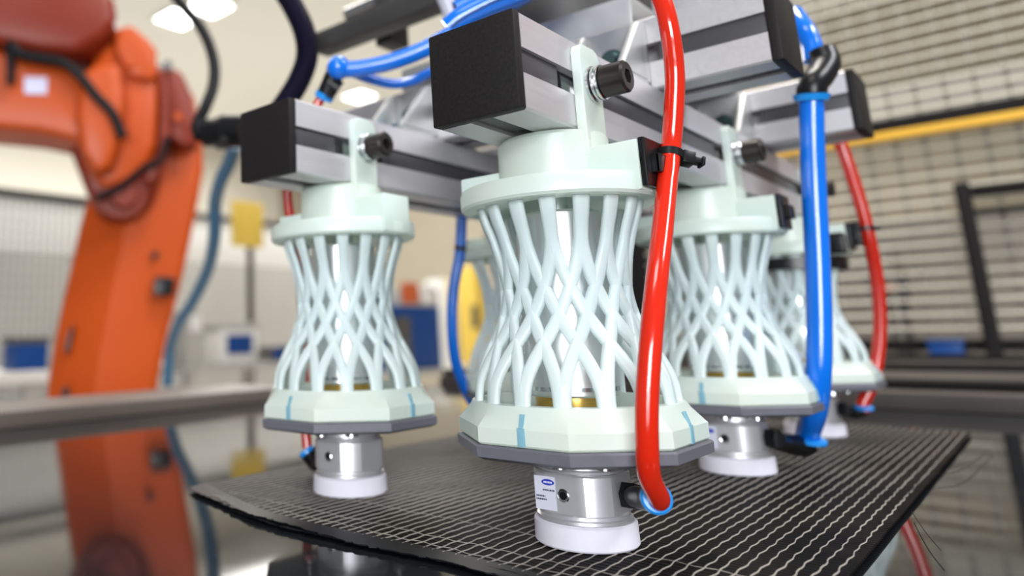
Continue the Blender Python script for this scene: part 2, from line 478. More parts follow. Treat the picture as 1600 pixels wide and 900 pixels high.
# ------------------------------------------------------------------ aluminium profiles
def profile_outline():
    # 40 mm T-slot section, opening 10, lip 4.5, cavity 18 wide 11 deep
    q = [(5.2, 20), (5.2, 16.2), (9.5, 15.6), (9.5, 12.2), (5.0, 8.0)]
    side = [(-x, y) for x, y in reversed(q)]
    # walk one face (top) from left to right: corner -> slot -> corner
    face = [(-19, 20)]+[(-5.2, 20), (-5.2, 16.0), (-9.5, 15.6), (-9.5, 12.2), (-5.0, 8.0), (5.0, 8.0), (9.5, 12.2), (9.5, 15.6), (5.2, 16.0), (5.2, 20)]+[(19, 20)]
    out = []
    for k in range(4):
        a = -k*PI/2
        for x, y in face: out.append((x*math.cos(a)-y*math.sin(a), x*math.sin(a)+y*math.cos(a)))
    return out
OUT = profile_outline()
def prof_beam(name, label, axis, u0, u1, cu, cz, ends=(1, 1), covers=()):
    """axis 'x': runs x from u0..u1 centred at y=cu ; axis 'y': runs y, centred at x=cu"""
    t = thing(name, label, 'profile', (0, 0, 0), 'aluminium slotted profiles of the frame')
    bm = bmesh.new()
    e0 = u0+5 if ends[0] else u0; e1 = u1-5 if ends[1] else u1
    if axis == 'x': prism(bm, [(cu+a, cz+b) for a, b in OUT], e0, e1, 'x')
    else: prism(bm, [(cu+a, cz+b) for a, b in OUT], e0, e1, 'y')
    scaled(bm); bmesh.ops.translate(bm, vec=(0, 0, TOP+ZOFF*S), verts=bm.verts)
    build('bar', bm, M['alu'], t, 20)
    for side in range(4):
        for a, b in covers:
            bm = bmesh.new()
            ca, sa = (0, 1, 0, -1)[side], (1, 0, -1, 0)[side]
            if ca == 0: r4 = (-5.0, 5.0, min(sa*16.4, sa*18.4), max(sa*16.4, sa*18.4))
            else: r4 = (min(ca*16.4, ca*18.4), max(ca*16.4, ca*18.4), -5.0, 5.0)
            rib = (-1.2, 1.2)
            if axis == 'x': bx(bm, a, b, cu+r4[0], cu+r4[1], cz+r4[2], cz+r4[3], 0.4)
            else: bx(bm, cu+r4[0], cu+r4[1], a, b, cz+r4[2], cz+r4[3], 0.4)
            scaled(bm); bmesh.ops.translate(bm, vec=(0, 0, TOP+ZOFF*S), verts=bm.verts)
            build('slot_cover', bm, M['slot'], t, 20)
    for flag, a, b in ((ends[0], u0, u0+5), (ends[1], u1-5, u1)):
        if not flag: continue
        bm = bmesh.new()
        if axis == 'x': bx(bm, a, b-0.02 if a == u0 else b, cu-20, cu+20, cz-20, cz+20, 1.0)
        else: bx(bm, cu-20, cu+20, a, b, cz-20, cz+20, 1.0)
        scaled(bm); bmesh.ops.translate(bm, vec=(0, 0, TOP+ZOFF*S), verts=bm.verts)
        build('end_cap', bm, M['cap'], t, 35)
    return t
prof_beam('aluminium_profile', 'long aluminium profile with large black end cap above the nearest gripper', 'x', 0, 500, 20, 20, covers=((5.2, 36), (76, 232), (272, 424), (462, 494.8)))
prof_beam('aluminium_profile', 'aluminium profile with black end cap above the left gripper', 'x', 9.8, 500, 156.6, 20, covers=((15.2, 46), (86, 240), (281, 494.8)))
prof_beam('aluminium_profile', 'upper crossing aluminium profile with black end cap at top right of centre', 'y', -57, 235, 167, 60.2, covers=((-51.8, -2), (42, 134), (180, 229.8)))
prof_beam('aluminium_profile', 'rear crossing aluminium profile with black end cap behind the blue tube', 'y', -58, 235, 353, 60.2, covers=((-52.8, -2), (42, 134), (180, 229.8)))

# corner brackets joining lower and upper profiles
def bracket(x, yc, label, lab2=None):
    t = thing('corner_bracket', label, 'bracket', W(x, yc, 40.2), 'corner brackets of the frame')
    bm = bmesh.new()
    bx(bm, -38, -1, -17, 17, 0, 4, 0.8)
    bx(bm, -5, -0.3, -17, 17, 0, 37, 0.8)
    scaled(bm); build('angle_plate', bm, M['alu_dark'], t, 35)
    for s in (-17, 13):
        bm = bmesh.new(); prism(bm, [(-37, 3.9), (-4.9, 3.9), (-4.9, 36), (-9, 36)], s, s+4, 'y', 0.6)
        scaled(bm); build('gusset', bm, M['alu_dark'], t, 35)
    for p0, p1, p2 in (((-5.2, 0, 19), (-7, 0, 19), (-11, 0, 19)), ((-22, 0, 4.1), (-22, 0, 6), (-22, 0, 10))):
        bm = bmesh.new()
        cyl(bm, p0, p1, 6.3)
        cyl(bm, p1, p2, 4.6, 3.6)
        scaled(bm); build('screw', bm, M['teal_zinc'], t, 35)
    return t
bracket(147, 20, 'cast corner bracket with a bluish screw behind the nearest end cap')
bracket(147, 156.6, 'cast corner bracket with a bluish screw left of the nearest end cap')
bracket(333, 20, 'corner bracket under the rear crossing profile')

# ------------------------------------------------------------------ gripper
RZ = [(-29, 35.2), (-36, 33.4), (-44, 30.6), (-54, 28.3), (-66, 27.2), (-76, 28.4), (-86, 32.2), (-95, 36.8), (-103, 40.0), (-114, 41.2)]
def lerp_tab(tab, x):
    for (a, va), (b, vb) in zip(tab, tab[1:]):
        if (a >= x >= b) or (a <= x <= b):
            t = (x-a)/(b-a) if b != a else 0
            return va+(vb-va)*t
    return tab[-1][1] if abs(x-tab[-1][0]) < abs(x-tab[0][0]) else tab[0][1]
def smooth_tab(tab):
    pts = catmull([(a, b, 0) for a, b in tab], 8)
    return [(p.x, p.y) for p in pts]
RZs = smooth_tab(RZ)
SW = smooth_tab([(0, 0), (0.2, 0.008), (0.28, 0.05), (0.36, 0.135), (0.435, 0.25), (0.57, 0.5), (0.70, 0.75), (0.78, 0.875), (0.87, 0.958), (0.95, 0.995), (1, 1)])
NS = 16
TW = 2.0*2*PI/NS
def strut_mesh(sgn):
    bm = bmesh.new()
    n, m_ = 28, 12
    prev = None
    for i in range(n+1):
        t = i/n
        z = -28.5+t*(-113.5+28.5)
        R = lerp_tab(RZs, z)-1.8
        th = sgn*TW*lerp_tab(SW, t)
        t2 = min(1, t+0.01); t1 = max(0, t-0.01)
        def P3(tt):
            zz = -28.5+tt*(-85.0); RR = lerp_tab(RZs, zz)-1.8; h = sgn*TW*lerp_tab(SW, tt)
            return Vector((RR*math.cos(h), RR*math.sin(h), zz))
        T = (P3(t2)-P3(t1)).normalized()
        rad = Vector((math.cos(th), math.sin(th), 0)); rad = (rad-T*rad.dot(T)).normalized()
        side = T.cross(rad)
        w = 2.45+0.9*max(0, 1-t/0.22)+1.0*max(0, 1-(1-t)/0.16)
        d = 1.5
        c = P3(t)
        ring = []
        for k in range(m_):
            a = 2*PI*k/m_
            ca, sa = math.cos(a), math.sin(a)
            # rounded rectangle
            q = (abs(ca)**5+abs(sa)**5)**(-1/5)
            ring.append(bm.verts.new((c+side*(w*ca*q)+rad*(d*sa*q))*S))
        if prev:
            for k in range(m_): bm.faces.new((prev[k], prev[(k+1) % m_], ring[(k+1) % m_], ring[k]))
        else: bm.faces.new(ring)
        prev = ring
    bm.faces.new(prev)
    bmesh.ops.recalc_face_normals(bm, faces=bm.faces)
    me = bpy.data.meshes.new('strut')
    for f in bm.faces: f.smooth = True
    bm.to_mesh(me); bm.free(); me.materials.append(M['resin_strut'])
    return me

def octa(R, z, a=PI/8, n=8):
    return [(R*math.cos(a+2*PI*k/n), R*math.sin(a+2*PI*k/n), z) for k in range(n)]
def resample(poly, n, a0=0.0):
    """points of a polygon boundary at n equal angles"""
    out = []
    for k in range(n):
        th = a0+2*PI*k/n
        d = Vector((math.cos(th), math.sin(th)))
        best = None
        for i in range(len(poly)):
            p = Vector(poly[i][:2]); q = Vector(poly[(i+1) % len(poly)][:2]); e = q-p
            den = d.x*e.y-d.y*e.x
            if abs(den) < 1e-9: continue
            s = (p.x*e.y-p.y*e.x)/den; u = (p.x*d.y-p.y*d.x)/den
            if s > 0 and -1e-6 <= u <= 1+1e-6: best = s if best is None else min(best, s)
        out.append((d.x*best, d.y*best, poly[0][2]))
    return out
def loft(bm, rings, caps=(True, True)):
    V = [[bm.verts.new(p) for p in r] for r in rings]
    n = len(V[0])
    for a, b in zip(V, V[1:]):
        for k in range(n): bm.faces.new((a[k], a[(k+1) % n], b[(k+1) % n], b[k]))
    if caps[0]: bm.faces.new(V[0])
    if caps[1]: bm.faces.new(V[-1])

def make_gripper(gx, gy, label):
    g = thing('suction_gripper', label, 'gripper', W(gx, gy, 0), 'lattice suction grippers hanging from the frame')
    # --- top flange with neck and bosses
    bm = bmesh.new()
    lathe(bm, [(36.0, -30.5), (40.2, -30.5), (41.2, -29.4), (41.2, -24.0), (40.4, -22.0), (23.6, -20.0), (23.4, -2.2), (22.2, -0.6), (8, -0.6), (8, -24), (20, -29.0)], 64, closed=True)
    bx(bm, -11.5, 10.0, -41.0, -18, -29.4, -9.0, 0.9)
    bx(bm, -11.5, 10.0, 18, 41.0, -29.4, -12.5, 0.9)
    scaled(bm); build('top_flange', bm, M['resin'], g, 30)
    # --- mounting tab up the side of the profile
    bm = bmesh.new()
    y0, y1 = -gy-4.2, -gy-0.15
    pts = [(-11.7, -6), (7.3, -6), (7.3, 33.5), (5.5, 36.2), (2, 37.2), (-7, 37.2), (-10, 36.4), (-11.7, 33.5)]
    prism(bm, pts, y0, y1, 'y', 0.5)
    prism(bm, [(-11.7, -12), (7.3, -12), (7.3, -5), (-11.7, -5)], y0, y1+8.5, 'y', 0.4)
    scaled(bm); build('mounting_tab', bm, M['resin'], g, 30)
    # --- bolt, washers
    bxx = -2.2
    bm = bmesh.new()
    N = 32
    R = 6.9
    def ring(r, y, n=N): return [(bxx+r*math.cos(2*PI*k/n), y, 20+r*math.sin(2*PI*k/n)) for k in range(n)]
    hexr = []
    for k in range(N):
        a = 2*PI*k/N; seg = PI/3
        rr = 3.4*math.cos(seg/2)/math.cos((a % seg)-seg/2)
        hexr.append((rr*math.cos(a), rr*math.sin(a)))
    yf = -gy-19.5; yb = -gy-9.6
    rings = [ring(R, yb), ring(R, yf+0.9), ring(R-0.9, yf), [(bxx+a, yf, 20+b) for a, b in hexr], [(bxx+a, yf+5, 20+b) for a, b in hexr]]
    loft(bm, rings)
    scaled(bm); bo = build('bolt', bm, M['bolt'], g, 30)
    for i in range(3):
        bm = bmesh.new()
        ya = -gy-4.3-1.75*i
        rr = (8.0, 7.4, 7.7)[i]
        loft(bm, [ring(rr-0.3, ya), ring(rr, ya-0.3), ring(rr, ya-1.2), ring(rr-0.3, ya-1.5)])
        scaled(bm); build('washer', bm, M['steel'], bo, 30)
    # nut in the slot
    bm = bmesh.new(); bx(bm, bxx-9, bxx+7, -gy+5.0, -gy+11.0, 13.5, 26.5, 0.8); scaled(bm)
    bx_o = build('slot_nut', bm, M['steel'], g, 30)
    # --- lattice struts
    for k in range(NS):
        for me in STR:
            o = link('strut', me, None, g)
            o.rotation_euler = (0, 0, 2*PI*(k+0.89)/NS)
    # --- base ring (octagonal, chamfered up to a round collar)
    bm = bmesh.new()
    n = 64
    oc = lambda R, z: resample(octa(R, z), n, PI/8)
    ci = lambda R, z: [(R*math.cos(PI/8+2*PI*k/n), R*math.sin(PI/8+2*PI*k/n), z) for k in range(n)]
    def mixr(a, b, t): return [tuple(pa[i]*(1-t)+pb[i]*t for i in range(3)) for pa, pb in zip(a, b)]
    rings = [ci(34.5, -125.0), oc(47.4, -125.0), oc(48.4, -124.2), oc(48.4, -118.6), mixr(oc(47.6, -117.8), ci(47.0, -117.8), 0.1),
             mixr(oc(44.0, -113.2), ci(42.8, -113.2), 0.6), ci(41.4, -110.6), ci(37.5, -110.4), ci(35.2, -114.0), ci(34.5, -125.0)]
    loft(bm, rings, (False, False))
    bmesh.ops.remove_doubles(bm, verts=bm.verts, dist=0.001)
    scaled(bm); rg = build('base_ring', bm, M['resin'], g, 18)
    for a in (0, PI/2, PI, 3*PI/2):
        bm = bmesh.new(); mt = Matrix.Rotation(a, 4, 'Z')
        bx(bm, 44.15, 45.0, -1.6, 1.6, -124.6, -118.0, 0.2, mt)
        prism(bm, [(43.9, -117.6), (44.7, -117.9), (43.2, -113.2), (42.4, -113.2)], -0.9, 0.9, 'y', 0, mt)
        scaled(bm); build('index_mark', bm, M['notch'], rg, 30)
    # inner floor
    bm = bmesh.new(); lathe(bm, [(34.4, -124.5), (34.4, -121.5), (10, -121.0), (10, -124.5)], 48, closed=True)
    scaled(bm); build('inner_floor', bm, M['resin'], g, 30)
    # --- grey octagonal plate
    bm = bmesh.new()
    loft(bm, [octa(46.2, -131.0), octa(49.4, -129.6), octa(49.6, -125.9), octa(49.0, -125.2)])
    scaled(bm); pl = build('gasket_plate', bm, M['grey_plate'], g, 20)
    for a in (0.6, 1.9, 3.3, 3.95, 5.2):
        bm = bmesh.new(); c = Vector((25*math.cos(a), 25*math.sin(a), 0))
        cyl(bm, c+Vector((0, 0, -131.0)), c+Vector((0, 0, -134.2)), 3.6)
        scaled(bm); build('screw', bm, M['steel'], pl, 30)
    # --- inner bellows cylinder and brass nipple
    bm = bmesh.new()
    lathe(bm, [(17.4, -109.0), (18.2, -108.2), (18.2, -34.6), (17.2, -33.4), (15.6, -33.2), (15.4, -34.0)], 56)
    scaled(bm); inner = build('inner_cylinder', bm, M['satin'], g, 30)
    bm = bmesh.new(); lathe(bm, [(18.7, -105.0), (18.7, -106.6)], 56); scaled(bm); build('seam_ring', bm, M['steel'], inner, 30)
    bm = bmesh.new(); lathe(bm, [(13.5, -121.0), (13.5, -114.8), (15.5, -114.4), (15.5, -109.1)], 36); scaled(bm); build('brass_ring', bm, M['brass'], inner, 30)
    bm = bmesh.new(); lathe(bm, [(6, -33.0), (6, -21.0)], 20); scaled(bm); build('spindle', bm, M['steel'], inner, 30)
    # --- machined block under the plate
    def flatc(R, f, z, n=64):
        out = []
        for k in range(n):
            a = 2*PI*k/n; x, y = R*math.cos(a), R*math.sin(a)
            out.append((max(-f, min(f, x)), max(-f, min(f, y)), z))
        return out
    bm = bmesh.new()
    loft(bm, [flatc(18.3, 18.3, -156.0), flatc(18.3, 18.3, -154.8), flatc(17.2, 17.2, -154.4), flatc(17.2, 17.2, -153.2), flatc(18.4, 16.6, -152.6), flatc(18.4, 16.6, -138.6), flatc(17.8, 16.2, -137.9)])
    scaled(bm); body = build('valve_block', bm, M['body'], g, 14)
    bm = bmesh.new(); lathe(bm, [(16.6, -137.8), (16.8, -136.8), (15.2, -136.4), (15.2, -134.8), (19.4, -134.6), (19.4, -131.1)], 48); scaled(bm); build('collar', bm, M['body'], body, 30)
    for a in (PI, 3*PI/2, PI/2, 0):
        if a == 3*PI/2: continue
        bm = bmesh.new(); mt = Matrix.Rotation(a, 4, 'Z')
        A = [mt @ Vector((16.62, 2.6*math.cos(2*PI*k/20), -146+2.6*math.sin(2*PI*k/20))) for k in range(20)]
        B = [mt @ Vector((16.95, 2.2*math.cos(2*PI*k/20), -146+2.2*math.sin(2*PI*k/20))) for k in range(20)]
        C = [mt @ Vector((16.65, 1.5*math.cos(2*PI*k/20), -146+1.5*math.sin(2*PI*k/20))) for k in range(20)]
        loft(bm, [A, B, C], (False, True)); scaled(bm); build('port', bm, M['bolt'] if a != PI else M['steel'], body, 30)
        bm = bmesh.new(); cyl(bm, mt @ Vector((16.7, 0, -146)), mt @ Vector((16.8, 0, -146)), 1.45, n=16); scaled(bm); build('port_hole', bm, M['black'], body, 30)
    # --- white suction pad
    bm = bmesh.new()
    lathe(bm, [(19.3, -165.25), (19.8, -164.6), (19.6, -157.0), (18.8, -156.1)], 56)
    scaled(bm); build('suction_pad', bm, M['pad'], g, 30)
    # --- push-in fitting (side -y)
    return g, body
STR = [strut_mesh(1), strut_mesh(-1)]
G1, body1 = make_gripper(57.7, 17.6, 'nearest suction gripper with pale lattice cage, large in the centre beside the red tube')

def fitting(g, side, ring_w, axis, R=7.4, ringmat='blue_ring', gpos=(0, 0), drop=9, body=0.92):
    """black elbow from the block's side port to the collet at ring_w (tool-frame mm)"""
    f = bpy.data.objects.new('air_fitting', None)
    sd = Vector(side).normalized()
    c = Vector((gpos[0], gpos[1], -146))
    p0 = c+sd*17.0
    r = Vector(ring_w); ax = Vector(axis).normalized()
    mid = r-ax*drop-(Vector((0,0,0)) if drop > 5 else (r-c).normalized()*5)
    bm = bmesh.new()
    cyl(bm, p0, p0+sd*5, 5.2, n=6)
    path = catmull([p0+sd*4, p0*0.55+mid*0.45, mid, r-ax*1.0], 6)
    sweep(bm, path, lambda t: R*0.62+R*(body-0.62)*t, 20)
    off = Vector((gpos[0], gpos[1], 0))
    for v in bm.verts: v.co -= off
    scaled(bm)
    o = build('air_fitting', bm, M['black'], g, 35)
    o['only'] = 1
    bm = bmesh.new()
    a = ax.orthogonal().normalized(); b = ax.cross(a)
    rr = [[r+ax*h+(a*math.cos(2*PI*k/36)+b*math.sin(2*PI*k/36))*q-off for k in range(36)] for q, h in ((R*0.8, -1.2), (R, -0.8), (R, 1.0), (R*0.88, 1.7), (R*0.66, 1.9), (R*0.62, 0.6))]
    loft(bm, rr)
    scaled(bm)
    q = build('release_ring', bm, M[ringmat], o, 30)
    return o

# ---- tubes: photo pixel + distance along the axis
def tube_path(pts, sub=12): return catmull([at(*p) for p in pts], sub)
def tube(name, label, pts, rad, mat, cat='tube', group='pneumatic tubes', n=22, ribs=None, sub=12, mm=None):
    path = catmull(mm, sub) if mm else tube_path(pts, sub)
    bm = bmesh.new(); sweep(bm, [W(*q) for q in path], rad*S, n, ribs)
    return tag(build(name, bm, mat, None, 40), label, cat, group), path

ring1 = at(1025, 779, 262)
d_out = (at(1014, 700, 250)-ring1).normalized()
ax1 = (d_out*0.62-FW*0.85).normalized()
fitting(G1, (0, -1, 0), ring1, ax1, 5.4, gpos=(57.7, 17.6))
r0 = ring1-ax1*3.0
red_pts = [r0, ring1+ax1*3.5]+[at(*q) for q in [(1015, 745, 252.5), (1011, 700, 250), (1011, 620, 251), (1018, 520, 256), (1027, 430, 265), (1036, 350, 278), (1042, 290, 289), (1048, 235, 298.5), (1053, 170, 301), (1054, 110, 302), (1046, 45, 302), (1032, -5, 306), (1008, -50, 312), (975, -95, 325)]]
tube('air_tube', 'bright red air tube running down in front of the nearest gripper', None, 3.8, M['red'], mm=red_pts)

# sticker on G1 block's -x flat
st = bpy.data.objects.new
def sticker(parent):
    bm = bmesh.new(); bx(bm, -16.85, -16.66, 3.0, 11.8, -152.0, -139.4); scaled(bm)
    s = build('sticker', bm, M['sticker'], parent, 0); s['only'] = 1; s['label'] = 'silver-white rating sticker with a blue oval mark'
    bm = bmesh.new()
    n = 28
    A = [(-16.90, 5.9+2.7*math.cos(2*PI*k/n), -141.6+1.15*math.sin(2*PI*k/n)) for k in range(n)]
    B = [(-17.00, 5.9+2.7*math.cos(2*PI*k/n), -141.6+1.15*math.sin(2*PI*k/n)) for k in range(n)]
    loft(bm, [A, B]); scaled(bm); build('oval_mark', bm, M['sticker_blue'], s, 0)
    bm = bmesh.new(); 
    for k in range(6): bx(bm, -17.06, -17.01, 4.1+0.62*k, 4.5+0.62*k, -141.95, -141.25)
    scaled(bm); build('oval_lettering', bm, M['sticker_white'], s, 0)
    bm = bmesh.new()
    for z, w0, w1 in ((-144.6, 3.4, 8.4), (-147.0, 7.4, 11.2), (-148.2, 7.0, 11.3)):
        q = w0
        while q < w1:
            w = 0.35+0.45*random.random()
            bx(bm, -16.92, -16.87, q, min(w1, q+w), z-0.32, z+0.32); q += w+0.22
    scaled(bm); build('small_print', bm, M['ink'], s, 0)
sticker(body1)

# cable tie mount on the boss of G1, and its tie around the red tube
def tie_mount(g, only=False):
    bm = bmesh.new()
    bx(bm, -11.2, 9.0, -43.6, -41.1, -28.2, -8.6, 0.7)
    bx(bm, -5.5, -3.0, -46.6, -43.5, -22.5, -15.0, 0.4); bx(bm, 2.0, 4.5, -46.6, -43.5, -22.5, -15.0, 0.4)
    bx(bm, -5.5, 4.5, -46.8, -45.2, -22.5, -15.0, 0.4)
    scaled(bm); o = build('tie_mount', bm, M['black'], g, 30)
    return o
tm = tie_mount(G1)

def cable_tie(name, label, centre, axis, R, outdir, rad=1.1, head=True):
    """band round a tube, head sticking out along outdir"""
    c = Vector(centre); ax = Vector(axis).normalized(); o_ = Vector(outdir); o_ = (o_-ax*o_.dot(ax)).normalized(); b = ax.cross(o_)
    bm = bmesh.new()
    n = 36
    sec = [(R, -1.6), (R+1.1, -1.6), (R+1.1, 1.6), (R, 1.6)]
    rings = [[c+(o_*math.cos(2*PI*k/n)+b*math.sin(2*PI*k/n))*r+ax*h for k in range(n)] for r, h in sec]
    loft(bm, rings+[rings[0]], (False, False))
    bmesh.ops.remove_doubles(bm, verts=bm.verts, dist=0.001)
    def obx(u0, u1, w, h, bev=0.4):
        vs = bx(bm, u0, u1, -w, w, -h, h, bev)
        mt = Matrix((o_, b, ax)).transposed().to_4x4(); mt.translation = c
        bmesh.ops.transform(bm, matrix=mt, verts=list(set(vs)))
    obx(R+0.4, R+5.2, 2.6, 2.7); obx(R+5.0, R+8.4, 1.7, 1.3, 0.3); obx(R+8.2, R+9.4, 2.2, 1.9, 0.3)
    for v in bm.verts: v.co = W(*v.co)
    return tag(build(name, bm, M['black'], None, 35), label, 'cable tie', 'black cable ties')
ct = at(1047, 242, 298.6)
cable_tie('cable_tie', 'black cable tie holding the bright red tube to the nearest gripper', ct, at(1053, 170, 301)-at(1042, 290, 289), 3.85, RT*1.0+UP*-0.05)

# ---- other grippers as copies
def clone(gx, gy, label):
    g = copy_tree(G1)
    g.location = W(gx, gy, 0); g['label'] = label
    return g
G2 = clone(67.4, 154.3, 'left suction gripper with pale lattice cage under the black-capped profile at left')
G3 = clone(252.9, 17.6, 'third suction gripper with pale lattice cage, just right of the nearest one')
G4 = clone(443.5, 17.6, 'farthest suction gripper at right, half hidden behind the thick blue tube')
G5 = clone(262.0, 154.3, 'suction gripper almost wholly hidden behind the nearest one')
# tie mounts: only on those that show one
for o in children(G2)+children(G5):
    if o.name.startswith('tie_mount'): bpy.data.objects.remove(o)
# sticker on G3's block (smaller print)
b3 = [o for o in children(G3) if o.name.startswith('valve_block')][0]
bm = bmesh.new(); bx(bm, -16.85, -16.66, 4.0, 12.4, -151.5, -139.4); scaled(bm); s3 = build('sticker', bm, M['sticker'], b3, 0); s3['label'] = 'silver-white sticker with a small blue mark'
bm = bmesh.new(); bx(bm, -16.95, -16.86, 5.2, 10.2, -143.2, -141.0); scaled(bm); build('oval_mark', bm, M['sticker_blue'], s3, 0)

# fittings of the copies
def fit_for(g, pos, side, ring_w, axis, R, **k): return fitting(g, side, ring_w, axis, R, gpos=pos, **k)
# G3: large blue tube
ring3 = at(1264, 688, 436)
fit_for(G3, (252.9, 17.6), (0, -1, 0), ring3, (-0.1, -0.15, 1), 9.0, drop=3.5, body=0.7)
blue_pts = [ring3+Vector((0, 0, -3)), ring3+Vector((0, 0, 4))]+[at(*q) for q in [(1273, 640, 421), (1279, 580, 415), (1280, 500, 418), (1277, 400, 424), (1272, 300, 429), (1269, 220, 431), (1268, 156, 432)]]
tube('air_tube', 'thick bright blue air tube hanging straight down at right', None, 6.3, M['blue'], mm=blue_pts)
# elbow fitting at the top of the big blue tube, clipped behind the upper cap
t = thing('elbow_fitting', 'black push-in elbow with blue collar atop the thick blue tube', 'fitting', (0, 0, 0))
pth = [at(*q) for q in [(1268, 150, 432), (1270, 132, 433), (1281, 118, 436), (1290, 100, 440), (1284, 82, 444)]]
bm = bmesh.new(); sweep(bm, [W(*v) for v in catmull(pth, 6)], 0.0078, 20); build('elbow', bm, M['black'], t, 35)
bm = bmesh.new(); cyl(bm, W(*at(1268, 158, 432)), W(*at(1268, 148, 432)), 0.0084, 0.0094, 28); build('release_ring', bm, M['blue_ring'], t, 35)
pth = [at(*q) for q in [(1272, 95, 446), (1268, 70, 450), (1256, 45, 456), (1240, 22, 470)]]
tube('air_tube', 'short blue tube behind the upper end cap, above the elbow', None, 5.6, M['blue'], mm=pth)

# G4: red tube
ring4 = at(1349, 637, 552)
fit_for(G4, (443.5, 17.6), (0, -1, 0), ring4, (-0.1, -0.1, 1), 6.4, drop=3.5, body=0.75)
tube('air_tube', 'darker red air tube at far right beside the farthest gripper', None, 4.4, M['red_far'],
     mm=[ring4+Vector((0, 0, -3)), ring4+Vector((0, 0, 3))]+[at(*q) for q in [(1360, 605, 552), (1371, 560, 553), (1375, 500, 554), (1369, 430, 555), (1354, 355, 556), (1336, 290, 560), (1312, 222, 566), (1295, 190, 575), (1285, 160, 590)]])
t = thing('tie_block', 'black tie block and cable tie on the darker red tube at far right', 'cable tie', (0, 0, 0), 'black cable ties')
bm = bmesh.new(); c_ = at(1339, 366, 560)
bx(bm, -5, 5, -3, 5, -9, 9, 0.8); 
for v in bm.verts: v.co = W(*(v.co+c_))
build('block', bm, M['black'], t, 30)
bm = bmesh.new(); c_ = at(1353, 357, 556)
n = 24
ringz = [[c_+Vector((r*math.cos(2*PI*k/n), r*math.sin(2*PI*k/n), h)) for k in range(n)] for r, h in ((4.5, -1.5), (5.6, -1.5), (5.6, 1.5), (4.5, 1.5))]
loft(bm, ringz+[ringz[0]], (False, False)); cyl(bm, c_+RT*5, c_+RT*10, 1.6)
for v in bm.verts: v.co = W(*v.co)
build('band', bm, M['black'], t, 30)
# black strap round G4's cage just under its flange
bm = bmesh.new(); n = 48
ringz = [[Vector((443.5+r*math.cos(2*PI*k/n), 17.6+r*math.sin(2*PI*k/n), h)) for k in range(n)] for r, h in ((36.2, -42), (37.8, -42), (37.8, -33), (36.2, -33))]
loft(bm, ringz+[ringz[0]], (False, False))
c_ = at(1308, 380, 548)
bx(bm, c_.x-6, c_.x+6, c_.y-5, c_.y+6, c_.z-7.5, c_.z+7.5, 1.5)
for v in bm.verts: v.co = W(*v.co)
tag(build('strap', bm, M['black'], None, 30), 'black strap with buckle round the top of the farthest gripper cage', 'strap')

# G2: red tube behind the profile, black fitting on its left
ring2 = at(480, 706, 448)
fit_for(G2, (67.4, 154.3), (0, 1, 0), ring2, (-0.3, 0.5, 0.8), 5.0)
tube('air_tube', 'thin red tube behind the left profile, leaving the black T fitting', None, 3.1, M['red_far'],
     mm=[at(*q) for q in [(507, 142, 470), (499, 158, 470), (478, 200, 470), (455, 255, 470), (449, 300, 470), (455, 350, 470), (468, 430, 470), (474, 540, 466), (476, 640, 456), (480, 700, 449)]])
t = thing('tee_fitting', 'black tee fitting with blue knob above the left profile', 'fitting', (0, 0, 0))
bm = bmesh.new(); sweep(bm, [W(*at(*q)) for q in [(508, 150, 468), (512, 140, 467), (518, 126, 466), (524, 112, 465)]], 0.0058, 16)
cyl(bm, W(*at(512, 128, 466)), W(*at(530, 140, 466)), 0.0056)
build('body', bm, M['black'], t, 35)
bm = bmesh.new(); cyl(bm, W(*at(505, 154, 469)), W(*at(509, 146, 468)), 0.0062); build('release_ring', bm, M['blue_ring'], t, 35)
bm = bmesh.new(); c_ = at(529, 106, 462); bmesh.ops.create_uvsphere(bm, u_segments=24, v_segments=14, radius=7.6)
for v in bm.verts: v.co = W(*(v.co+c_))
build('knob', bm, M['blue'], t, 60)
tube('air_tube', 'blue tube from the tee fitting knob to behind the nearest end cap', None, 5.2, M['blue'],
     mm=[at(*q) for q in [(530, 108, 463), (560, 107, 460), (610, 97, 455), (665, 76, 450), (720, 45, 448), (770, 20, 445), (840, -20, 445)]])
tube('air_tube', 'lower thinner blue branch tube left of the nearest end cap', None, 3.2, M['blue'],
     mm=[at(*q) for q in [(548, 112, 470), (580, 124, 475), (615, 131, 480), (645, 126, 485), (675, 112, 490), (720, 95, 500)]])
# ink marks on the printed tube above the nearest cap
tp = [at(*q) for q in [(722, 28, 400), (760, 8, 398), (800, -8, 396), (860, -35, 392), (930, -70, 390)]]
o, path = tube('air_tube', 'blue tube with black printed dashes above the nearest end cap', None, 6.2, M['blue'], mm=[at(700, 45, 402)]+tp)
bm = bmesh.new()
for i in range(3, len(path)-8):
    a, b = path[i], path[i+1]
    T = (b-a).normalized(); nrm = (-FW-T*(-FW).dot(T)).normalized(); sd = T.cross(nrm)
    for s in (0, 0.5):
        c_ = a.lerp(b, s)+nrm*6.12-UP*0+sd*(1.2 if s else 0.4)
        cyl(bm, c_-T*0.9, c_+T*0.5, 0.32, n=5)
for v in bm.verts: v.co = W(*v.co)
build('printed_marks', bm, M['ink'], o, 0)
tube('air_tube', 'wide blue tube crossing the top edge behind the printed one', None, 7.0, M['blue'],
     mm=[at(*q) for q in [(715, 20, 425), (750, 2, 424), (800, -22, 424), (860, -60, 424)]])
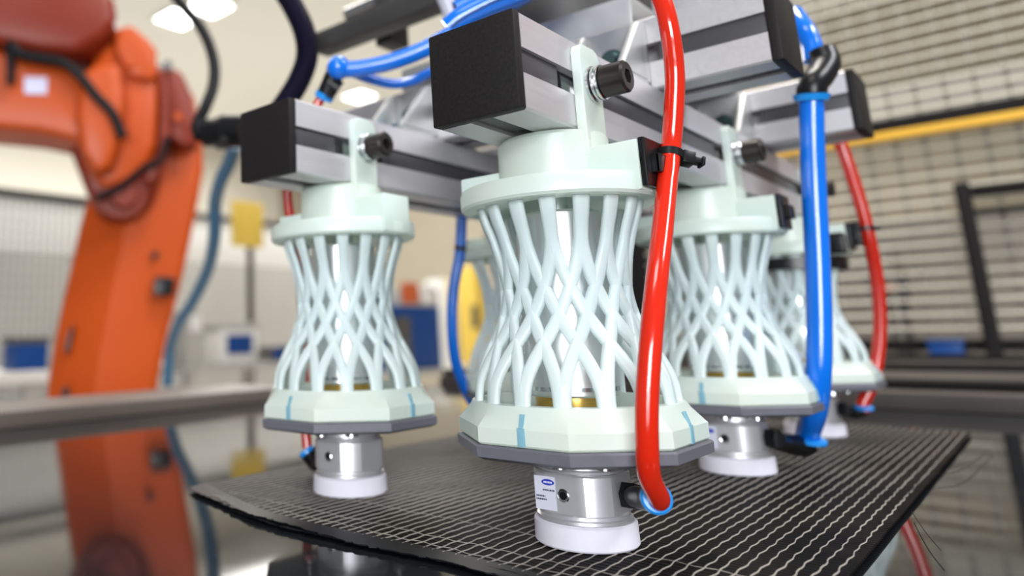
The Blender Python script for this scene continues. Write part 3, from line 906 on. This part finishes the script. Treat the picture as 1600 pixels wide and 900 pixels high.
# blue tube between left and nearest grippers
tube('air_tube', 'slender blue tube between the left and nearest grippers', None, 3.9, M['blue'],
     mm=[at(*q) for q in [(722, 300, 548), (721, 350, 548), (718, 400, 547), (709, 450, 545), (706, 505, 543), (711, 560, 542), (724, 600, 541), (742, 632, 540), (775, 652, 540)]])
bm = bmesh.new(); cyl(bm, W(*at(720, 384, 547)), W(*at(719, 391, 547)), 0.0045, n=20)
tag(build('cable_tie', bm, M['black'], None, 30), 'small black band on the slender blue tube', 'cable tie', 'black cable ties')
tube('hose', 'pale grey hose dropping behind the top of the nearest end cap', None, 5.0, M['white_hose'], cat='hose', group='hoses', mm=[at(*q) for q in [(670, -60, 450), (690, -15, 450), (704, 20, 450), (716, 60, 450), (722, 95, 452)]])

# tool changer above the frame
t = thing('tool_changer', 'dark grey tool flange and arm above the frame at top', 'tool changer', (0, 0, 0))
bm = bmesh.new()
cyl(bm, W(238, 90, 100), W(238, 90, 155), 0.062, n=48); build('flange', bm, M['dark_metal'], t, 30)
bm = bmesh.new(); bx(bm, 0.150, 0.350, 0.010, 0.170, TOP+(ZOFF+80.4)*S, TOP+(ZOFF+98)*S, 0.002); build('base_plate', bm, M['alu_dark'], t, 30)
e0 = at(497, 74, 600)
bm = bmesh.new(); bx(bm, e0.x-8, e0.x+12, 90, e0.y, e0.z-7, e0.z+10, 4)
for v in bm.verts: v.co = W(*v.co)
build('arm', bm, M['dark_metal'], t, 35)
bm = bmesh.new(); cyl(bm, W(e0.x+30, 100, e0.z+34), W(e0.x+30, e0.y-8, e0.z+34), 0.007); build('rod', bm, M['steel'], t, 35)
bm = bmesh.new(); bx(bm, e0.x+18, e0.x+40, e0.y-62, e0.y-45, e0.z-8, e0.z+48, 2)
for v in bm.verts: v.co = W(*v.co)
build('clamp', bm, M['dark_metal'], t, 35)
bm = bmesh.new(); cyl(bm, W(238, 90, 155.2), W(238, 90, 330), 0.045, n=40); build('shaft', bm, M['dark_metal'], t, 30)
bm = bmesh.new(); bx(bm, 0.150, 0.185, -0.045, 0.0, TOP+(ZOFF+80.4)*S, TOP+(ZOFF+96)*S, 0.002)
tag(build('clear_block', bm, M['alu'], None, 30), 'small silver clamp block on the upper crossing profile', 'clamp')

# black cables hanging at upper left
tube('cable', 'thin black cable curving across the square ceiling lights', None, 6.4, M['rubber'], cat='cable', group='black cables', ribs=0.04,
     mm=[at(*q) for q in [(255, -30, 900), (285, 8, 880), (315, 45, 860), (333, 90, 840), (334, 130, 820), (322, 165, 800), (308, 195, 790), (312, 215, 780)]])
tube('cable', 'thick black corrugated cable arching behind the left end cap', None, 8.0, M['hose_purple'], cat='cable', group='black cables', ribs=0.05, sub=24,
     mm=[at(*q) for q in [(425, -40, 560), (452, 0, 555), (474, 45, 550), (480, 85, 545), (470, 120, 540), (450, 155, 535), (425, 190, 530), (410, 225, 530)]])
# connector cluster behind the left cap
t = thing('cable_connector', 'black cable connectors behind the left end cap', 'connector', (0, 0, 0))
for (x0, y0_, x1, y1_, r) in ((322, 208, 350, 206, 15), (345, 190, 352, 226, 12), (350, 205, 385, 205, 18)):
    bm = bmesh.new(); cyl(bm, W(*at(x0, y0_, 790)), W(*at(x1, y1_, 780)), r*S, n=20); build('plug', bm, M['black'], t, 35)
tube('hose', 'slate blue hose hanging beside the orange robot column', None, 10, M['hose_blue_grey'], cat='hose', group='hoses',
     mm=[at(*q) for q in [(368, 225, 1000), (358, 255, 1030), (344, 285, 1060), (336, 320, 1100), (335, 370, 1140), (325, 420, 1200), (302, 470, 1260), (280, 505, 1320), (266, 545, 1380), (262, 600, 1400)]])

# ------------------------------------------------------------------ robot
RB = at(200, 600, 1820)                     # reference point
vdir = Vector((RB.x-CAM_MM.x, RB.y-CAM_MM.y, 0)).normalized()      # away from viewer
udir = Vector((vdir.y, -vdir.x, 0))                                # to the right
def rb(px, py, off=0.0):
    """(u, z) mm coordinates in the robot's upright plane, off = mm further away"""
    o = RB+vdir*off
    d = FW+RT*((px-PX)/FPX)-UP*((py-PY)/FPX)
    t = (o-CAM_MM).dot(vdir)/d.dot(vdir)
    P = CAM_MM+d*t
    return ((P-RB).dot(udir), P.z)
RM = Matrix((udir, vdir, Vector((0, 0, 1)))).transposed().to_4x4()
RM.translation = Vector((RB.x, RB.y, 0))
def rfix(bm):
    bmesh.ops.transform(bm, matrix=RM, verts=bm.verts)
    for v in bm.verts: v.co = W(*v.co)
robot = thing('robot_arm', 'large orange industrial robot arm behind the table at left', 'robot', (0, 0, 0))
def rprism(name, pix, o0, o1, mat, bev=18, parent=None):
    pts = [rb(a, b, o0) for a, b in pix]
    bm = bmesh.new(); prism(bm, pts, o0, o1, 'y', bev); rfix(bm)
    return build(name, bm, mat, parent or robot, 40)
def rloft(name, secs, mat, parent=None):
    """secs: list of closed rings of (u, off, z)"""
    bm = bmesh.new(); loft(bm, secs); rfix(bm); return build(name, bm, mat, parent or robot, 25)
# lower arm: sheared column with a vertical ridge between its two lit faces
def ring_at(py, xl, xr, ridge, dep_=150):
    (ul, z), (ur, _), (um, _) = rb(xl, py), rb(xr, py), rb(ridge, py)
    c = 14
    return [(ul, 60, z), (ul+6, 42, z), (um-c, -22, z), (um, -30, z), (um+c, -29, z), (ur-16, -8, z), (ur, 6, z), (ur+8, dep_, z), ((ul+ur)/2, dep_+50, z), (ul, dep_, z)]
secs = [ring_at(py, a, b, r_) for py, a, b, r_ in ((760, 60, 226, 140), (605, 70, 246, 150), (540, 80, 258, 160), (480, 92, 273, 172), (420, 106, 288, 184), (360, 120, 300, 196), (320, 130, 308, 204), (260, 150, 318, 220), (215, 190, 316, 232), (150, 215, 305, 240), (110, 235, 282, 250))]
low = rloft('lower_arm', secs, M['orange'])
for pix in ([(242, 432), (273, 433), (271, 462), (240, 461)], ):
    rprism('socket_plate', pix, -46, -20, M['black'], 2)
bm = bmesh.new(); u_, z_ = rb(256, 447, -42); bx(bm, u_-7, u_+7, -50, -46, z_-8, z_+8, 1); rfix(bm); build('socket', bm, M['black'], robot, 30)
bm = bmesh.new(); u_, z_ = rb(242, 398, -32); cyl(bm, (u_, -35, z_), (u_, 0, z_), 9); rfix(bm); build('plug', bm, M['black'], robot, 30)
rprism('slot', [(101, 545), (110, 510), (115, 512), (106, 556)], -2, 60, M['black'], 1)
bm = bmesh.new(); u_, z_ = rb(102, 612, 0); cyl(bm, (u_, -6, z_), (u_, 60, z_), 10); rfix(bm); build('plug', bm, M['black'], robot, 30)
# elbow housing
rprism('elbow_housing', [(130, 150), (150, 60), (178, 42), (215, 50), (240, 75), (252, 108), (250, 170), (246, 230), (215, 285), (160, 300), (125, 250)], -110, 40, M['orange'], 26)
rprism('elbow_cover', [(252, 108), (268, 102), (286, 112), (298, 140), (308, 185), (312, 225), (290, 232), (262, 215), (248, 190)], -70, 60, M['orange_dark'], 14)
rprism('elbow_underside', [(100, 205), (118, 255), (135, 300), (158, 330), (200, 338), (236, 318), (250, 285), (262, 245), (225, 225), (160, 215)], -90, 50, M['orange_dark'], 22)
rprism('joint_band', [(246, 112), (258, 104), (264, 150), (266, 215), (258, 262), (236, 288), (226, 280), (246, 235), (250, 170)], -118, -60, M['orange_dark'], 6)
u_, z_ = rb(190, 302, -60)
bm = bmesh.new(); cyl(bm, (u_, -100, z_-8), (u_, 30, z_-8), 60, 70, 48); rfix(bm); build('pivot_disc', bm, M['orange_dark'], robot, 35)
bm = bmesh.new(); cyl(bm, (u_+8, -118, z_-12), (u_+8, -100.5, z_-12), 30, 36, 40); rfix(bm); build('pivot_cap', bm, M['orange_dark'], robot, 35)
# upper arm towards the left
rprism('upper_arm', [(-160, 62), (-20, 70), (60, 92), (130, 110), (165, 170), (150, 235), (112, 218), (60, 206), (-20, 198), (-160, 190)], -150, 40, M['orange'], 20)
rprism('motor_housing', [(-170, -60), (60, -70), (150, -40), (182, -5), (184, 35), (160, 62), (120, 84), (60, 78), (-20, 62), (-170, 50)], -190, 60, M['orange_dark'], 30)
rprism('wrist_housing', [(125, 115), (150, 95), (188, 100), (196, 150), (190, 215), (172, 262), (150, 272), (125, 235), (118, 180)], -170, -90, M['orange'], 18)
rprism('top_lug', [(178, 45), (205, 38), (232, 60), (246, 78), (244, 125), (205, 120), (180, 80)], -130, -60, M['orange'], 10)
rprism('name_label', [(38, 120), (74, 121), (73, 147), (38, 146)], -153, -150.4, M['label_white'], 0)
robot_label = [o for o in children(robot) if o.name.startswith('name_label')][0]; robot_label['label'] = 'small pale rectangular label'
bm = bmesh.new()
for q in ((249, 110), (262, 103)):
    u_, z_ = rb(q[0], q[1], -90); cyl(bm, (u_, -96, z_), (u_, -60, z_), 13, 13, 20)
rfix(bm); build('bright_bolt', bm, M['steel'], robot, 35)
for q, o_ in (((278, 183), -72), ((245, 280), -40), ((205, 100), -132)):
    bm = bmesh.new(); u_, z_ = rb(q[0], q[1], o_); cyl(bm, (u_, o_-6, z_), (u_, o_+20, z_), 11, 11, 16); rfix(bm); build('cover_screw', bm, M['orange'], robot, 35)
def rcable(label, pix, off, r):
    bm = bmesh.new()
    pts = []
    for a, b in pix:
        u_, z_ = rb(a, b, off); pts.append((u_, off, z_))
    sweep(bm, catmull(pts, 8), r, 12); rfix(bm)
    return build('arm_cable', bm, M['rubber'], robot, 40)
rcable('', [(-60, 10), (-5, 25), (14, 55), (28, 82), (60, 90), (98, 98), (125, 120), (150, 150), (176, 178), (192, 215)], -172, 13)
rcable('', [(12, 72), (16, 100), (16, 132)], -170, 9)
rcable('', [(150, 310), (190, 290), (225, 262), (250, 250), (262, 215)], -128, 9)
# pedestal below the table edge
bm = bmesh.new(); u_, z_ = rb(140, 640, 40)
cyl(bm, (u_, 60, -ZOFF-TOP*1000), (u_, 60, -330), 170, 150, 40); rfix(bm); build('pedestal', bm, M['orange_dark'], robot, 35)

# ------------------------------------------------------------------ mesh fence at right
fence = thing('mesh_fence', 'tall wire mesh safety fence with black frame at right', 'fence', (0, 0, 0))
FX = 1.75
Y0, Y1, Z0, Z1 = -1.30, 0.62, 0.15, 2.25
def wire_mesh(name, L, r, axis, mat):
    bm = bmesh.new()
    if axis == 'z': cyl(bm, (0, 0, 0), (0, 0, L), r, n=6)
    else: cyl(bm, (0, 0, 0), (0, L, 0), r, n=6)
    me = bpy.data.meshes.new(name); bm.to_mesh(me); bm.free(); me.materials.append(mat); return me
mv = wire_mesh('upright_wire', Z1-Z0, 0.0045, 'z', M['fence_wire'])
mh = wire_mesh('cross_wire', Y1-Y0, 0.0024, 'y', M['fence_wire_light'])
y = Y0+0.03
while y < Y1:
    o = link('upright_wire', mv, None, fence); o.location = (FX, y, Z0); y += 0.048
z = Z0+0.02
while z < Z1:
    o = link('cross_wire', mh, None, fence); o.location = (FX-0.0063, Y0, z); z += 0.0285
def ypx(px, py): return on(px, py, 0, 1750).y*S
def zpx(px, py): return TOP+(on(px, py, 0, 1750).z+ZOFF)*S
def bar(name, parent, x0, x1, y0, y1, z0, z1, mat):
    bm = bmesh.new(); bx(bm, x0, x1, y0, y1, z0, z1, 0.003); return build(name, bm, mat, parent, 30)
bar('top_rail', fence, FX-0.02, FX+0.02, Y0, Y1, Z1, Z1+0.03, M['fence_dark'])
bar('bottom_rail', fence, FX-0.022, FX+0.018, Y0, Y1, zpx(1500, 548), zpx(1500, 530), M['fence_dark'])
bar('post', fence, FX-0.03, FX+0.03, Y1+0.001, Y1+0.06, 0, Z1+0.03, M['fence_dark'])
bar('post', fence, FX-0.03, FX+0.03, Y0-0.06, Y0-0.001, 0, Z1+0.03, M['fence_dark'])
# yellow and black rails just behind the mesh
t = thing('guard_beam', 'long beam striped black over yellow on the face of the mesh fence', 'beam', (0, 0, 0))
zc = zpx(1420, 212)
bar('yellow_rail', t, FX-0.05, FX-0.02, -1.3, 0.75, zc-0.010, zc+0.007, M['yellow'])
bar('black_rail', t, FX-0.05, FX-0.02, -1.3, 0.75, zc+0.008, zc+0.034, M['fence_dark'])
for yy in (-1.30, 0.72): bar('post', t, FX-0.05, FX-0.02, yy, yy+0.03, 0.1, zc-0.0105, M['fence_dark'])
# dark door frame
t = thing('fence_door_frame', 'black steel door frame leaning over the lower right fence', 'door frame', (0, 0, 0))
ya = ypx(1527, 400)
bar('post', t, FX-0.06, FX-0.03, ya-0.012, ya+0.012, 0, zpx(1515, 290), M['fence_dark'])
bar('lintel', t, FX-0.06, FX-0.03, -1.0, ya-0.0125, zpx(1560, 308), zpx(1560, 292), M['fence_dark'])
bar('brace', t, FX-0.06, FX-0.03, -1.0, ya-0.0125, zpx(1560, 336), zpx(1560, 328), M['fence_dark'])
M['cab'] = noisy(principled('taupe_cabinet_paint', (0.20, 0.18, 0.15), 0.5), 2, 0.2, 0.1)
# machinery behind the fence
def box_thing(name, label, cat, c, size, mat, parts=(), bev=0.01, rz=0, group=None):
    t = thing(name, label, cat, c, group, rz)
    sx, sy, sz = size
    bm = bmesh.new(); bx(bm, -sx/2, sx/2, -sy/2, sy/2, 0, sz, bev); build('housing', bm, mat, t, 30)
    for nm, a, mt in parts:
        bm = bmesh.new(); bx(bm, *a, min(bev, 0.004)); build(nm, bm, mt, t, 30)
    return t
def wp(px, py, axis, mm): 
    q = on(px, py, axis, mm); return W(*q)
q = wp(1470, 345, 0, 2600)
box_thing('control_cabinet', 'dull grey control cabinet behind the mesh fence', 'cabinet', (2.7, q.y+0.10, 0), (0.5, 1.3, q.z), M['cab'],
          (('door', (-0.27, -0.252, -0.62, -0.01, 0.2, q.z-0.08), M['cab']), ('door', (-0.27, -0.252, 0.01, 0.62, 0.2, q.z-0.08), M['cab']), ('plinth', (-0.23, 0.23, -0.48, 0.48, -0.0, 0.08), M['machine_dark'])), 0.01)
q = wp(1412, 540, 0, 2100); 
t = thing('drill_stand', 'dark tool stand with an amber lamp behind the mesh fence', 'machine', (2.1, q.y, 0))
bm = bmesh.new(); cyl(bm, (0, 0, 0), (0, 0, 1.02), 0.02); build('post', bm, M['machine_dark'], t, 30)
bm = bmesh.new(); bx(bm, -0.03, 0.03, -0.03, 0.06, 1.02, 1.10, 0.01); build('head', bm, M['machine_dark'], t, 30)
bm = bmesh.new(); bx(bm, -0.04, -0.03, -0.012, 0.012, 1.055, 1.075, 0.003); build('lamp', bm, M['orange_spot'], t, 30)
bm = bmesh.new(); bx(bm, -0.12, 0.12, -0.12, 0.12, 0.0, 0.04, 0.01); build('foot', bm, M['machine_dark'], t, 30)
q = wp(1470, 512, 0, 1640)
box_thing('parts_bin', 'small blue bin standing on the conveyor before the fence', 'bin', (1.67, q.y, TOP+0.0125), (0.05, 0.05, 0.03), M['machine_blue'], (('rim', (-0.028, 0.028, -0.028, 0.028, 0.0301, 0.035), M['machine_blue']),), 0.003)
# lower ceiling beam shadowy duct on right wall
q = wp(1480, 145, 0, 9700)
bm = bmesh.new(); bx(bm, 9.7, 9.9, -4, 1.2, q.z-0.25, q.z+0.2, 0.02)
tag(build('wall_duct', bm, M['machine_grey'], None, 30), 'long grey duct high on the right wall seen through the mesh', 'duct')

# ------------------------------------------------------------------ background at left and centre
# white lit panel band and grey partition on far side
pp = W(*on(60, 345, 1, 4200))
def yplane(px, py, Y): return W(*on(px, py, 1, Y))
# partition: grey lower, white upper
a = yplane(-60, 300, 5200); b = yplane(470, 300, 5200); c_ = yplane(60, 395, 5200)
t = thing('partition_screen', 'long white and grey partition screen behind the robot', 'partition', (0, 0, 0))
bm = bmesh.new(); bx(bm, a.x-1, b.x+0.2, 5.2, 5.24, c_.z, a.z, 0.005); build('white_panel', bm, M['machine_white'], t, 30)
bm = bmesh.new(); bx(bm, a.x-1, b.x+0.2, 5.19, 5.25, 0.0, c_.z-0.002, 0.005); build('grey_panel', bm, M['machine_grey'], t, 30)
bm = bmesh.new(); bx(bm, a.x-1, b.x+0.2, 5.17, 5.26, a.z+0.001, a.z+0.05, 0.005); build('top_rail', bm, M['dark_metal'], t, 30)
# left mesh fence in front of it
f2 = thing('mesh_fence', 'fine grey mesh fence left of the orange robot', 'fence', (0, 0, 0))
a = yplane(-40, 300, 3200); b = yplane(130, 300, 3200)
H = a.z
fine_v = wire_mesh('upright_wire', H-0.3, 0.0016, 'z', M['dark_metal'])
x = a.x-0.4
x_end = b.x+0.25
while x < x_end:
    o = link('upright_wire', fine_v, None, f2); o.location = (x, 3.2, 0.3); x += 0.035
bm = bmesh.new(); cyl(bm, (0, 0, 0), (x_end-a.x+0.4, 0, 0), 0.0016, n=6)
me = bpy.data.meshes.new('cross_wire'); bm.to_mesh(me); bm.free(); me.materials.append(M['dark_metal'])
z = 0.32
while z < H:
    o = link('cross_wire', me, None, f2); o.location = (a.x-0.4, 3.194, z); z += 0.05
bm = bmesh.new(); bx(bm, a.x-0.43, x_end+0.03, 3.17, 3.22, H, H+0.03, 0.003); build('top_rail', bm, M['dark_metal'], f2, 30)
bm = bmesh.new(); bx(bm, x_end, x_end+0.04, 3.17, 3.22, 0, H-0.001, 0.003); build('post', bm, M['dark_metal'], f2, 30)

def bench(label, px0, px1, py, Y, mat, topmat):
    a = yplane(px0, py, Y); b = yplane(px1, py, Y)
    t = thing('workbench', label, 'bench', (0, 0, 0))
    bm = bmesh.new(); bx(bm, a.x, b.x, Y*S-0.02, Y*S+0.6, a.z-0.04, a.z, 0.005); build('top', bm, topmat, t, 30)
    for x in (a.x+0.03, b.x-0.08):
        for yy in (Y*S, Y*S+0.5):
            bm = bmesh.new(); bx(bm, x, x+0.05, yy, yy+0.05, 0, a.z-0.0405); build('leg', bm, mat, t, 0)
    return t, a
bench('white-topped bench at far left behind the rail', -260, 75, 597, 2450, M['machine_grey'], M['machine_white'])
q = yplane(38, 592, 2600)
box_thing('storage_crate', 'blue crate with dark lid on the far left bench', 'crate', (q.x, 2.6, yplane(-260,597,2450).z+.0005), (0.12, 0.12, 0.095), M['machine_blue'], (('lid', (-0.065, 0.065, -0.065, 0.065, 0.096, 0.12), M['machine_dark']),), 0.005)
_, a = bench('grey equipment bench in the blurred middle distance', 285, 480, 572, 3300, M['machine_grey'], M['machine_grey'])
def put(name, label, cat, px, py, Y, w, h, d, mat, parts=(), bev=0.008):
    """box standing with its base at pixel (px,py) on plane y=Y"""
    q = yplane(px, py, Y)
    return box_thing(name, label, cat, (q.x, Y*S+d/2, q.z), (w, d, h), mat, parts, bev)
bz = a.z
def on_bench(name, label, cat, px, Y, w, h, d, mat, parts=(), lift=0.0):
    q = yplane(px, 572, Y)
    return box_thing(name, label, cat, (q.x, Y*S+d/2, bz+0.0005+lift), (w, d, h), mat, parts, 0.008)
on_bench('test_unit', 'pale boxy machine with blue panel under the yellow plate', 'machine', 375, 3320, 0.28, 0.20, 0.2, M['machine_white'],
         (('blue_panel', (-0.10, 0.09, -0.112, -0.102, 0.05, 0.16), M['machine_blue']), ('knob', (0.1, 0.135, -0.13, -0.102, 0.0, 0.035), M['steel']), ('hood', (-0.17, 0.16, -0.11, 0.1, 0.2005, 0.23), M['machine_grey'])))
on_bench('instrument_box', 'small grey instrument box right beside the robot column', 'machine', 305, 3300, 0.11, 0.30, 0.15, M['machine_grey'], (('screen', (-0.04, 0.04, -0.085, -0.076, 0.18, 0.27), M['machine_white']),))
on_bench('motor_unit', 'low dark motor unit with purple-blue cover on the equipment bench', 'machine', 440, 3300, 0.16, 0.09, 0.15, M['machine_dark'], (('cover', (-0.07, 0.07, -0.085, -0.07, 0.01, 0.07), M['machine_blue']),))
# yellow plate on post
q = yplane(390, 348, 4100)
t = thing('yellow_plate_stand', 'square yellow plate on a slim post in the blurred distance', 'sign', (q.x, 4.1, 0))
bm = bmesh.new(); bx(bm, -0.175, 0.13, -0.01, 0.01, q.z-0.185, q.z+0.160, 0.01); build('plate', bm, M['yellow_sign'], t, 30)
bm = bmesh.new(); bx(bm, 0.01, 0.05, 0.012, 0.05, 0, q.z-0.03, 0.004); build('post', bm, M['dark_metal'], t, 30)
bm = bmesh.new(); bx(bm, -0.12, 0.16, -0.1, 0.14, 0, 0.02, 0.004); build('foot', bm, M['dark_metal'], t, 30)
# blue machine between left and nearest grippers
_, a = bench('long grey bench behind the blue machine', 570, 800, 585, 3400, M['dark_metal'], M['machine_grey'])
bz = a.z
def on_b2(name, label, cat, px, Y, w, h, d, mat, parts=(), lift=0.0):
    q = yplane(px, 580, Y)
    return box_thing(name, label, cat, (q.x, Y*S+d/2, bz+0.0005+lift), (w, d, h), mat, parts, 0.01)
on_b2('blue_machine', 'blue machine with an orange guard between the two front grippers', 'machine', 655, 3430, 0.62, 0.48, 0.3, M['machine_blue'],
      (('guard', (-0.18, 0.02, -0.17, -0.152, 0.50, 0.66), M['orange_spot']), ('back_plate', (-0.2, 0.3, -0.15, 0.1, 0.4805, 0.62), M['machine_grey']), ('cover', (-0.28, -0.1, -0.17, -0.152, 0.05, 0.40), M['machine_dark']),
       ('gauge', (0.05, 0.2, -0.18, -0.152, 0.50, 0.64), M['machine_white'])))
on_b2('yellow_column', 'curved yellow machine panel left of the nearest gripper', 'machine', 760, 3500, 0.16, 0.85, 0.2, M['yellow_sign'], (('dark_window', (-0.16, -0.085, -0.11, -0.09, 0.3, 0.5), M['machine_dark']),))
on_b2('white_machine', 'white machine housing behind the slender blue tube', 'machine', 722, 3800, 0.42, 0.75, 0.2, M['machine_white'])
